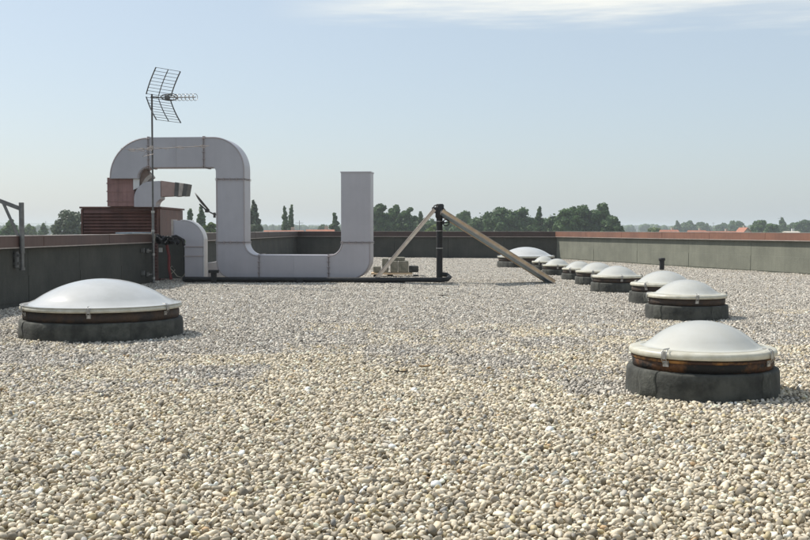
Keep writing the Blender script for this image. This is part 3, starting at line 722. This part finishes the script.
jb = empty('cable_bundle'); JX = LM.x
mb = MB()
rnd = random.Random(3)
J0 = Vector((xat(154, 28.1), 28.0, zat(238, 28)))
for i in range(11):
    p = [J0 + Vector((-.1 + rnd.uniform(-.05, .1), rnd.uniform(-.1, .3), rnd.uniform(-.06, .1)))]
    for k in range(1, 6): p.append(J0 + Vector((k * .115 + rnd.uniform(-.04, .04), rnd.uniform(-.1, .4), rnd.uniform(-.14, .08) - .012 * k)))
    mb.tube(p, rnd.uniform(.02, .045), 8)
mb.tube([J0 + Vector((.4, 0, .02)), J0 + Vector((.62, .0, .06)), J0 + Vector((.75, .05, -.02)), J0 + Vector((.82, .1, -.2))], .03, 8)
mb.build('black_cable', M['black'], jb)
mb = MB()
q = lambda px, py, D=28.5: at(px, py, D)
mb.tube([q(164.5, 239), q(167, 246), q(169, 256), q(169, 268), q(171, 279.5)], .04, 10); mb.build('red_conduit', M['red_hose'], jb)
for PT in ([(170, 268), (173, 271), (177, 276), (182, 277.5), (185, 274)], [(168, 270), (172, 266), (175, 270), (171, 274)]):
    mb = MB(); mb.tube([q(*p_) for p_ in PT], .011, 6); mb.build('beige_cable', M['beige_cable'], jb)
mb = MB()
mb.tube([q(151, 240, 27.9), q(150, 234, 27.9), q(153, 231, 27.8), q(155, 236, 27.8), q(154, 246, 27.8)], .012, 6)
mb.build('beige_cable', M['beige_cable'], jb)
tag(jb, 'tangle of black cables with a red conduit at the end of the left wall', 'cables')
# added dark panel standing in for the shade between cable and elbow duct
mb = MB(); mb.box((xat(171.2, 29.1), 29.15, zat(258.5, 29)), (26 * 29 / F, .10, 40 * 29 / F), bev=.01)
o = mb.build('shade_plate', M['wall_shaded'], None); tag(o, 'added dark plate standing in for the shade between the red conduit and the grey elbow duct', 'plate')
for px, py, lab in ((160.7, 250, 'small pale junction box on the wall end right of the mast'), (148.5, 250.3, 'small grey fixing box on the dark wall left of the mast, the upper one'), (149, 273, 'small grey fixing box on the dark wall left of the mast, the lower one')):
    Dq = 28.2 if px > 155 else 26.2
    p = at(px, py, 28.3 if px > 155 else 27.2)
    mb = MB(); mb.box((0, 0, 0), (.09, .08, .12), bev=.01); o = mb.build('junction_box', M['white_box'] if px > 155 else M['grey_steel'], None)
    if px < 155: p.x = LN.x + (LM.x - LN.x) * (p.y - LN.y) / (LM.y - LN.y) + .03
    o.location = p; tag(o, lab, 'junction box')
# pale sheet lying on the coping
mb = MB(); mb.box((0, 0, 0), (.42, 1.5, .03), bev=.005); o = mb.build('metal_sheet', M['panel_back'], None)
o.location = (LM.x - .13, 26.6, TOP + .03); o.rotation_euler = (0, 0, R(-4.3)); tag(o, 'blue grey metal sheet lying on the left coping near the mast', 'sheet')

# dish on its post behind the duct
dn = empty('satellite_dish', (0, 0, 0)); DSH = 32.6
c_ = at(200.7, 203, DSH); ax = Vector((.77, .13, .63)).normalized()       # dish axis, seen almost edge-on
s1 = ax.cross(Vector((0, 1, 0))).normalized(); s2 = ax.cross(s1)
mb = MB(); vs = []; fs = []; n = 28
for j in range(7):
    r = .36 * j / 6 + .002
    for k in range(n):
        a_ = 2 * math.pi * k / n; vs.append(c_ + s1 * (r * math.cos(a_)) + s2 * (r * math.sin(a_)) + ax * (r * r * .45))
for j in range(6):
    for k in range(n): fs.append((j * n + k, j * n + (k + 1) % n, (j + 1) * n + (k + 1) % n, (j + 1) * n + k))
mb.add(vs, fs, True); ds = mb.build('reflector', M['dark_steel'], dn)
sol = ds.modifiers.new('thick', 'SOLIDIFY'); sol.thickness = .02
e_ = at(214.5, 214.5, DSH)
mb = MB(); mb.tube([c_ - ax * .05, at(206, 210, DSH), e_], .022, 8); mb.tube([e_ - Vector((.0, 0, .1)), e_ + Vector((0, 0, .06))], .04, 8); mb.box(at(207, 210.5, DSH), (.12, .1, .12), bev=.02); mb.build('arm', M['dark_steel'], dn)
mb = MB(); X = at(217.5, 220, DSH).x; mb.tube([(X, DSH, 0), (X, DSH, e_.z + .1)], .03, 10); mb.tube([e_, (X, DSH, e_.z)], .025, 8); mb.build('post', M['grey_steel'], dn)
tag(dn, 'small dark satellite dish seen edge on through the duct arch', 'satellite dish')

# ------------------------------------------------------------------ land beyond
GZ = -9.0
gp = MB(); S_ = 9000; gp.add([(-S_, -S_, GZ), (S_, -S_, GZ), (S_, S_, GZ), (-S_, S_, GZ)], [(0, 1, 2, 3)])
tag(gp.build('ground', M['ground']), 'flat green and straw fields far below the roof', kind='structure')

def leaf_mesh(name, blobs, nleaf, size, m, parent, seed, core=.72, flat=1.0):
    rng = np.random.default_rng(seed)
    vol = np.array([b[3] * b[3] * b[4] for b in blobs]) ** .67; pr = vol / vol.sum()
    idx = rng.choice(len(blobs), nleaf, p=pr); B = np.array(blobs)[idx]
    d = rng.normal(size=(nleaf, 3)); d /= np.linalg.norm(d, axis=1)[:, None]
    rad = rng.uniform(.70, 1.04, nleaf) ** 1.0 + .06 * np.clip(rng.standard_normal(nleaf), -1.5, 1.5)
    P = B[:, :3] + d * rad[:, None] * B[:, [3, 3, 4]]
    nrm = d + rng.normal(0, .45, (nleaf, 3)); nrm /= np.linalg.norm(nrm, axis=1)[:, None]
    t = np.cross(nrm, rng.normal(size=(nleaf, 3))); t /= np.linalg.norm(t, axis=1)[:, None]; b2 = np.cross(nrm, t)
    s = size * rng.uniform(.6, 1.4, nleaf)[:, None]
    q = np.stack([P - t * s - b2 * s * .6, P + t * s * .8 - b2 * s * .7, P + t * s + b2 * s * .5, P - t * s * .7 + b2 * s * .8], 1).reshape(-1, 3)
    cv = [];  cf = []; n0 = len(q); tv, tf = ico_template(2)
    for bl in blobs:
        l = 1 + .13 * np.sin(tv @ rng.normal(0, 3, 3) + rng.uniform(0, 6))
        cv.append(tv * l[:, None] * core * np.array([bl[3], bl[3], bl[4]]) + np.array(bl[:3])); cf.append(tf + n0); n0 += len(tv)
    V = np.concatenate([q] + cv); F3 = np.concatenate(cf)
    me = bpy.data.meshes.new(name)
    me.vertices.add(len(V)); me.vertices.foreach_set('co', V.astype(np.float32).ravel())
    li = np.concatenate([np.arange(nleaf * 4), F3.ravel()]).astype(np.int32)
    me.loops.add(len(li)); me.loops.foreach_set('vertex_index', li)
    ls = np.concatenate([np.arange(0, nleaf * 4, 4), nleaf * 4 + np.arange(0, len(F3) * 3, 3)]).astype(np.int32)
    me.polygons.add(len(ls)); me.polygons.foreach_set('loop_start', ls); me.update(calc_edges=True)
    tone = np.concatenate([np.repeat(np.clip(rng.normal(.45, .3, nleaf), 0, 1), 4), np.full(len(V) - 4 * nleaf, .2)])
    a = me.attributes.new('tone', 'FLOAT', 'POINT'); a.data.foreach_set('value', tone.astype(np.float32))
    me.materials.append(m); o = bpy.data.objects.new(name, me); col.objects.link(o)
    if parent: o.parent = parent
    return o

TREES = 'trees beyond the far end of the roof'
def tree(px0, px1, pytop, D, shape, m, label, seed, dense=1.0, name='tree', group=TREES, base=None, nl=None):
    rnd = random.Random(seed)
    K_ = D / F; X = (( px0 + px1) / 2 - 405) * K_; W = (px1 - px0) * K_ / 2; top = CAMZ + (HZ - pytop) * K_
    H = (top - GZ) * (1.05 if shape == 'round' else 1.03); root = empty(name, (X, D, GZ))
    blobs = []
    if shape == 'round':
        zc = H * .62; up_, dn_ = H - zc, H * .42
        W = W * 1.3
        for i in range(54):
            u = rnd.uniform(-1, 1); th = rnd.uniform(0, 6.283); r = rnd.uniform(.25, 1) ** .5
            q_ = math.sqrt(1 - u * u) ** .9; br_ = W * rnd.uniform(.20, .34)
            x = q_ * math.cos(th) * r * (W - br_ * .7); y = q_ * math.sin(th) * r * (W - br_ * .7)
            z = zc + u * r * ((up_ if u > 0 else dn_) - br_ * .6)
            blobs.append((x, y, z, br_, br_ * rnd.uniform(.7, 1)))
        blobs.append((0, 0, zc, W * .72, up_ * .78))
    elif shape == 'column':
        for i in range(34):
            t_ = (i + .5) / 34; z = H * (.10 + .87 * t_); r = W * (math.sin(math.pi * min(1, .22 + .76 * t_)) ** .5)
            a_ = rnd.uniform(0, 6.28); blobs.append((math.cos(a_) * r * .3, math.sin(a_) * r * .3, z, max(r * rnd.uniform(.6, .85), W * .2), H * .045))
        blobs.append((0, 0, H * .5, W * .6, H * .42))
    elif shape == 'cone':
        W = W * 1.15
        for i in range(30):
            t_ = (i + .5) / 30; z = H * (.15 + .83 * t_); r = W * min(1, (1.04 - t_) * 1.9) ** .8
            for k in range(2):
                a_ = rnd.uniform(0, 6.28); blobs.append((math.cos(a_) * r * .45, math.sin(a_) * r * .45, z, max(r * rnd.uniform(.4, .62), W * .10), H * .035))
    blobs = [(b_[0], b_[1], b_[2], max(b_[3], .25), max(b_[4], .25)) for b_ in blobs]
    area = W * H
    n = nl or int(min(9000, max(1500, 60 * area * dense / max(.5, K_ * 1.3) ** 1.2)))
    leaf_mesh('crown', blobs, n, max(.24, K_ * .75), m, root, seed, core=.74 if dense >= 1 else .5)
    tr = MB(); r0 = max(.16, H * .022)
    tr.tube([(0, 0, -.3), (.05, 0, H * .2), (-.05, .1, H * .45), (0, 0, H * .8)], [r0, r0 * .8, r0 * .55, r0 * .15], 8)
    for k in range(5):
        a_ = k * 1.26 + rnd.random(); z = H * (.25 + .1 * k); tr.tube([(0, 0, z), (math.cos(a_) * W * .35, math.sin(a_) * W * .35, z + H * .09), (math.cos(a_) * W * .6, math.sin(a_) * W * .6, z + H * .13)], [r0 * .4, r0 * .25, r0 * .08], 6)
    tr.build('trunk', M['bark'], root)
    tag(root, label, 'tree', group)
    return root
D_, M_, P_, B_ = M['leaf_dark'], M['leaf_mid'], M['leaf_pale'], M['leaf_bright']
T = [
 (54, 83, 209.5, 190, 'round', P_, 'pale silvery loose crowned tree left of the brown unit', .6),
 (2, 20, 221.5, 230, 'round', M_, 'small green tree behind the steel post at the left edge', 1),
 (24, 38, 225.5, 330, 'round', B_, 'low light green tree just right of the steel post', 1),
 (36, 52, 224, 300, 'cone', M_, 'pointed green tree between the steel post and the pale tree', 1),
 (184, 197, 211, 200, 'cone', D_, 'dark pointed tree under the satellite dish, the left of the pair', 1),
 (195, 208, 207.5, 205, 'column', D_, 'dark cypress under the satellite dish, the right of the pair', 1),
 (200, 216, 222.5, 180, 'round', B_, 'light green bushy tree low between cypress and duct column', 1),
 (242, 264, 202, 190, 'cone', P_, 'tall greyish tree just right of the left duct column', .8),
 (281, 289, 207.5, 240, 'column', D_, 'left one of the twin dark poplars', 1),
 (287.5, 295.5, 206.8, 244, 'column', D_, 'right one of the twin dark poplars', 1),
 (326, 343, 214.5, 240, 'cone', D_, 'dark pointed tree just left of the right duct column', 1),
 (318, 328, 224.5, 500, 'round', M_, 'low distant tree left of the dark pointed tree by the right duct column', 1),
 (368, 392, 207.5, 230, 'round', D_, 'dark green tree half hidden by the right duct column', 1),
 (386, 402, 207, 240, 'round', M_, 'green tree between the right duct column and the brace top', 1),
 (398, 416, 209, 235, 'round', D_, 'dark green tree crossed by the pale brace', 1),
 (414, 427, 212.5, 260, 'cone', D_, 'narrow dark tree just left of the standpipe top', 1),
 (424, 440, 218, 300, 'round', M_, 'lower green tree directly behind the standpipe', 1),
 (426, 446, 222, 220, 'round', B_, 'light green low tree between brace and standpipe', 1),
 (444, 460, 220, 320, 'round', M_, 'green low tree right of the standpipe', 1),
 (452, 476, 213, 280, 'round', M_, 'broad mid green tree above the upper half of the leaning panel', 1),
 (470, 494, 213, 250, 'round', D_, 'dark tree at the left shoulder of the tall central clump', 1),
 (484, 516, 208.5, 240, 'round', D_, 'tallest dark broad tree of the central clump', 1),
 (508, 536, 211.5, 245, 'round', M_, 'green tree at the right of the central clump', 1),
 (532, 546, 208.5, 230, 'cone', D_, 'dark pointed tree between the two broad clumps', 1),
 (544, 562, 212.5, 235, 'round', D_, 'dark tree at the left edge of the right hand clump', 1),
 (556, 582, 206.5, 225, 'round', M_, 'green tree in the left half of the right hand clump', 1),
 (566, 592, 204.5, 230, 'round', D_, 'highest dark tree of the right hand clump above the far wall corner', 1),
 (584, 612, 206.5, 230, 'round', D_, 'dark tree on the right slope of the right hand clump', 1),
 (602, 624, 215, 225, 'round', D_, 'lowest dark tree ending the clump at its right side', 1),
 (648, 664, 226.3, 350, 'round', B_, 'light green bush like tree above the right wall', 1),
 (672, 682, 221.5, 750, 'cone', M_, 'hazy pointed tree at the left of the blue green wood', 1),
 (679, 695, 222, 760, 'round', M_, 'hazy round tree in the blue green wood', 1),
 (692, 708, 223, 770, 'round', M_, 'hazy round tree at the right of the blue green wood', 1),
 (716, 732, 224, 800, 'round', M_, 'hazy tree left of the white gabled house', 1),
 (728, 744, 221.5, 720, 'round', M_, 'darker hazy tree touching the white gabled house', 1),
 (751, 769, 219.5, 420, 'round', M_, 'green broad tree right of the white gabled house', 1),
 (764, 779, 222, 400, 'round', M_, 'low green tree beside the tall pointed one at right', 1),
 (775, 788, 218.5, 560, 'cone', M_, 'pointed greyish tree near the right edge', 1),
 (784, 798, 223, 600, 'round', M_, 'small hazy tree near the right edge', 1),
 (795, 812, 219.5, 520, 'round', D_, 'dark hazy tree at the right edge of the picture', 1),
 (376, 398, 213, 290, 'round', M_, 'mid green tree behind the gap between duct column and brace', 1),
 (408, 432, 219, 340, 'round', D_, 'low dark tree behind the standpipe, farther than its neighbours', 1),
 (440, 468, 221, 350, 'round', D_, 'low dark tree behind the start of the leaning panel', 1),
 (464, 484, 217, 300, 'round', M_, 'mid green tree filling the gap left of the central clump', 1),
 (496, 528, 214, 280, 'round', D_, 'dark tree behind the middle of the central clump', 1),
 (524, 552, 218, 290, 'round', M_, 'green tree low behind the dark pointed tree', 1),
 (548, 572, 217, 280, 'round', D_, 'dark tree low behind the left half of the right hand clump', 1),
 (594, 618, 212, 250, 'round', M_, 'green tree behind the right slope of the right hand clump', 1),
 (-40, -14, 214, 240, 'round', M_, 'green tree outside the left edge', 1),
 (818, 846, 218, 430, 'round', M_, 'green tree outside the right edge', 1),
]
T = [t for t in T if t[1] > 0 and t[0] < 812]
for i, t_ in enumerate(T):
    tree(t_[0], t_[1], t_[2], t_[3], t_[4], t_[5], t_[6], 100 + i, dense=t_[7])

# far woods reading as one mass
def woods(name, D, pxa, pxb, ytop, yvar, m, seed, label, step=4.0):
    rnd = random.Random(seed); K_ = D / F; blobs = []
    px = pxa
    while px < pxb:
        top = CAMZ + (HZ - (ytop + yvar * mnoise.noise(Vector((px * .03, seed, 0))) + rnd.uniform(-.5, .6) * yvar * .6)) * K_
        H = top - GZ; w = rnd.uniform(2.5, 5) * K_; Y = D + rnd.uniform(-40, 60)
        X = (px - 405) * K_
        blobs.append((X, Y, GZ + H * .72, w, H * .28)); blobs.append((X + w * .5, Y + 6, GZ + H * .4, w * 1.3, H * .4))
        px += rnd.uniform(.5, 1.0) * step
    o = leaf_mesh(name, blobs, 9000, K_ * .55, m, None, seed, core=.93)
    tag(o, label, 'woods', kind='stuff')
woods('distant_woods', 1150, -60, 880, 224.6, 2.0, M_, 5, 'blue green line of far woods along the horizon')
woods('distant_woods', 2300, -60, 880, 225.2, 1.2, D_, 9, 'palest farthest woods fading into haze at the horizon', 3.5)

# low hills very far
hb = MB(); n = 80; D = 5200; vs = []; fs = []
for i in range(n + 1):
    px = -200 + 1210 * i / n; x = (px - 405) / F * D
    hgt = (HZ - 224.8 + 1.6 * mnoise.noise(Vector((px * .008, 1.3, 0))) + (1.6 if px < 90 else 0) * (1 - max(0, px) / 90)) / F * D + CAMZ
    for j, (yy, k) in enumerate(((-500, 0), (-200, .7), (0, 1), (500, .6), (1200, 0))): vs.append((x, D + yy, GZ - .5 + (hgt - GZ) * k))
for i in range(n):
    for j in range(4): fs.append((i * 5 + j, (i + 1) * 5 + j, (i + 1) * 5 + j + 1, i * 5 + j + 1))
hb.add(vs, fs, True); tag(hb.build('hills', M['leaf_hill'] if 'leaf_hill' in M else M['ground']), 'faint low hills on the horizon', kind='structure')

def house(px0, px1, pyr, D, label, gable=False, wallm='plaster', dep=9, roofh=2.2, roofm='tile'):
    K_ = D / F; X = ((px0 + px1) / 2 - 405) * K_; W = (px1 - px0) * K_; zr = CAMZ + (HZ - pyr) * K_; H = zr - GZ; he = H - roofh
    root = empty('house', (X, D, GZ))
    mb = MB(); mb.box((0, dep / 2, he / 2), (W, dep, he))
    if gable: mb.prism([(-W / 2, he), (W / 2, he), (0, H - .15)], 0, dep)
    wo = mb.build('wall', M[wallm], root)
    mb = MB()
    if gable:
        for s_ in (-1, 1): mb.bar((s_ * (W / 2 + .3), dep / 2, he - .2), (0, dep / 2, H), dep + .8, .18)
    else:
        sl = math.hypot(dep / 2, roofh)
        mb.add([(-W / 2 - .4, -.5, he - .15), (W / 2 + .4, -.5, he - .15), (W / 2 + .2, dep / 2, H), (-W / 2 - .2, dep / 2, H), (-W / 2 - .4, dep + .5, he - .15), (W / 2 + .4, dep + .5, he - .15),
                (-W / 2 - .4, -.5, he - .3), (W / 2 + .4, -.5, he - .3), (-W / 2 - .4, dep + .5, he - .3), (W / 2 + .4, dep + .5, he - .3)],
               [(0, 1, 2, 3), (3, 2, 5, 4), (0, 3, 4), (1, 5, 2), (6, 7, 1, 0), (8, 9, 5, 4), (6, 8, 9, 7)])
    ro = mb.build('roof', M[roofm], root)
    mb = MB(); mb.box((W * .22, dep * .5 + .8, H + .1), (.7, .7, 1.2)); mb.build('chimney', M[wallm], ro)
    nw = max(2, int(W / 4))
    for fl in (1.5, 4.6):
        if fl + 1.5 > he: continue
        for i in range(nw):
            mb = MB(); mb.box(((i + .5) / nw * W - W / 2, -.01, fl + .7), (1.0, .08, 1.4)); mb.build('window', M['windowpane'], root)
    tag(root, label, 'house', 'houses beyond the roof edge')
house(262, 301, 230.4, 215, 'long low house with terracotta roof between left duct column and poplars')
house(305, 332, 229.6, 200, 'terracotta roofed house between the poplars and the dark pointed tree')
house(664, 681, 229.8, 330, 'red roofed house below the left end of the blue green wood')
house(692, 709, 230.3, 340, 'red roofed house second from the left above the right wall')
house(711, 740, 231.2, 300, 'long red roofed house just left of the white gabled one')
house(744, 750.5, 227.6, 380, 'white house with a gable facing the camera above the right wall', gable=True, roofh=1.6)
house(790, 803, 231.2, 300, 'low whitish house near the right edge above the coping', wallm='white_box', roofh=1.0, roofm='plaster')
# utility masts on the horizon
for i, (px, py, D) in enumerate(((299.5, 220.5, 420), (46, 221, 900), (713, 222, 900), (780.5, 216.5, 560))):
    K_ = D / F; X = (px - 405) * K_; H = CAMZ + (HZ - py) * K_ - GZ
    ro = empty('lattice_mast', (X, D, GZ)); mb = MB(); mb.tube([(0, 0, 0), (0, 0, H)], [.35, .12], 6); mb.build('pole', M['grey_steel'], ro)
    mb = MB(); mb.bar((-1.6, 0, H - 1), (1.6, 0, H - 1), .15, .15); mb.build('crossarm', M['grey_steel'], ro)
    tag(ro, ['thin mast on the horizon just right of the poplars', 'thin mast on the horizon between post and pale tree', 'thin mast on the horizon above the red roofs at right', 'thin mast behind the pointed tree near the right edge'][i], 'mast', 'thin masts on the horizon')

# fallen bits on the gravel
def litter(px, py, L_, w, rz, m, name, label):
    D_ = CAMZ * F / (py - HZ); mb = MB(); vs = []; fs = []
    for i in range(9):
        t_ = i / 8; ww = w * math.sin(math.pi * (.08 + .84 * t_)); z = .014 + .010 * (t_ - .5) ** 2 * 4
        vs += [(L_ * (t_ - .5), -ww, z + .012), (L_ * (t_ - .5), 0, z), (L_ * (t_ - .5), ww, z + .012)]
    for i in range(8):
        for j in (0, 1): fs.append((i * 3 + j, i * 3 + 3 + j, i * 3 + 4 + j, i * 3 + 1 + j))
    mb.add(vs, fs, True); o = mb.build(name, m, None); so_ = o.modifiers.new('thick', 'SOLIDIFY'); so_.thickness = .004
    o.location = (xat(px, D_), D_, h_roof(xat(px, D_), D_) + .02); o.rotation_euler = (0, 0, rz); tag(o, label, name.split('_')[-1])
M['dry_leaf'] = mat('dry_leaf', (.34, .22, .10), .8, 0, var=.4, vscale=30)
litter(425, 369.5, .13, .028, .3, M['dry_leaf'], 'dry_leaf', 'curled brown leaf on the gravel in the middle of the picture')
litter(401, 374.5, .14, .010, -.2, M['bark'], 'dark_twig', 'thin dark twig on the gravel left of the curled leaf')
litter(443, 298, .20, .02, .1, M['bark'], 'dark_twig', 'dark twig on the gravel just before the black standpipe')
litter(489, 372, .09, .022, 1.2, M['dry_leaf'], 'dry_leaf', 'small brown leaf on the gravel to the right of the curled leaf')

# ------------------------------------------------------------------ haze
hz = MB(); hz.box((0, 0, 0), (18400, 18400, 31)); o = hz.build('haze', bpy.data.materials.new('air'), None); o.location = (0, 0, GZ - 1 + 15.5)
m = o.data.materials[0]; m.use_nodes = True; nt = m.node_tree; nt.nodes.remove(nt.nodes['Principled BSDF'])
pv = nt.nodes.new('ShaderNodeVolumePrincipled'); pv.inputs['Density'].default_value = .00036; pv.inputs['Color'].default_value = (.80, .87, .95, 1)
pv.inputs['Anisotropy'].default_value = .2
nt.links.new(pv.outputs[0], nt.nodes['Material Output'].inputs['Volume'])
o['kind'] = 'stuff'; o['label'] = 'thin pale summer haze over the distant land'

# ------------------------------------------------------------------ light
EL, AZ = R(48), math.atan2(-.85, .53)       # azimuth from +Y towards +X
sv = Vector((math.sin(AZ) * math.cos(EL), math.cos(AZ) * math.cos(EL), math.sin(EL)))
sd = bpy.data.lights.new('sun', 'SUN'); sd.energy = 5.0; sd.angle = R(.55); sd.color = (1, .95, .87)
so = bpy.data.objects.new('sun', sd); col.objects.link(so); so.rotation_euler = sv.to_track_quat('Z', 'Y').to_euler(); so.location = (0, 0, 40)
w = bpy.data.worlds.new('World'); sc.world = w; w.use_nodes = True; nt = w.node_tree; N = nt.nodes; L = nt.links
sky = N.new('ShaderNodeTexSky'); sky.sky_type = 'NISHITA'; sky.sun_disc = False; sky.sun_elevation = EL; sky.sun_rotation = AZ
sky.air_density = 1.0; sky.dust_density = 1.6; sky.ozone_density = 1.5; sky.altitude = 50
tc = N.new('ShaderNodeTexCoord'); sx = N.new('ShaderNodeSeparateXYZ'); L.new(tc.outputs['Generated'], sx.inputs[0])
mp = N.new('ShaderNodeMapping'); mp.inputs['Scale'].default_value = (2.2, 1.5, 26); mp.inputs['Rotation'].default_value = (0, R(1.5), 0)
L.new(tc.outputs['Generated'], mp.inputs['Vector'])
cn = N.new('ShaderNodeTexNoise'); cn.inputs['Scale'].default_value = 1.6; cn.inputs['Detail'].default_value = 8; cn.inputs['Roughness'].default_value = .55
L.new(mp.outputs[0], cn.inputs['Vector'])
# cirrus layer sits between about 11 and 20 degrees above the horizon
def mrange(sock, a, b, c, d, smooth=True):
    q = N.new('ShaderNodeMapRange'); q.interpolation_type = 'SMOOTHSTEP' if smooth else 'LINEAR'
    L.new(sock, q.inputs['Value'])
    for nm, v in (('From Min', a), ('From Max', b), ('To Min', c), ('To Max', d)): q.inputs[nm].default_value = v
    return q.outputs['Result']
def mul(a, b_, op='MULTIPLY'):
    q = N.new('ShaderNodeMath'); q.operation = op
    for i, s_ in enumerate((a, b_)):
        if isinstance(s_, (int, float)): q.inputs[i].default_value = s_
        else: L.new(s_, q.inputs[i])
    return q.outputs[0]
zz = mul(mul(mul(cn.outputs['Fac'], -.5, 'ADD'), .06), mul(mul(mul(sx.outputs['X'], sx.outputs['X']), .075), sx.outputs['Z'], 'ADD'), 'ADD')      # height wobble
band = mul(mrange(zz, .180, .203, 0, 1), mrange(zz, .30, .36, 1, 0))
lr = mrange(sx.outputs['X'], -.14, .02, 0, 1)
wisp = mrange(cn.outputs['Fac'], .36, .62, .25, 1)
fac = mul(mul(mul(band, lr), wisp), .85)
hazy = N.new('ShaderNodeMix'); hazy.data_type = 'RGBA'; hazy.inputs[0].default_value = .55; L.new(sky.outputs[0], hazy.inputs[6]); hazy.inputs[7].default_value = (5.0, 5.75, 6.35, 1)
mixc = N.new('ShaderNodeMix'); mixc.data_type = 'RGBA'; L.new(fac, mixc.inputs[0]); L.new(hazy.outputs[2], mixc.inputs[6]); mixc.inputs[7].default_value = (8.2, 8.1, 7.4, 1)
bg = N['Background']; bg.inputs['Strength'].default_value = .125; L.new(mixc.outputs[2], bg.inputs['Color'])

sc.view_settings.view_transform = 'Standard'; sc.view_settings.look = 'None'; sc.view_settings.exposure = .06; sc.view_settings.gamma = 1
sc.render.engine = 'CYCLES'
cy = sc.cycles
cy.use_denoising = True; cy.max_bounces = 6; cy.diffuse_bounces = 3; cy.glossy_bounces = 3; cy.transmission_bounces = 3; cy.volume_bounces = 1
cy.caustics_reflective = False; cy.caustics_refractive = False; cy.sample_clamp_indirect = 8
cy.volume_max_steps = 64
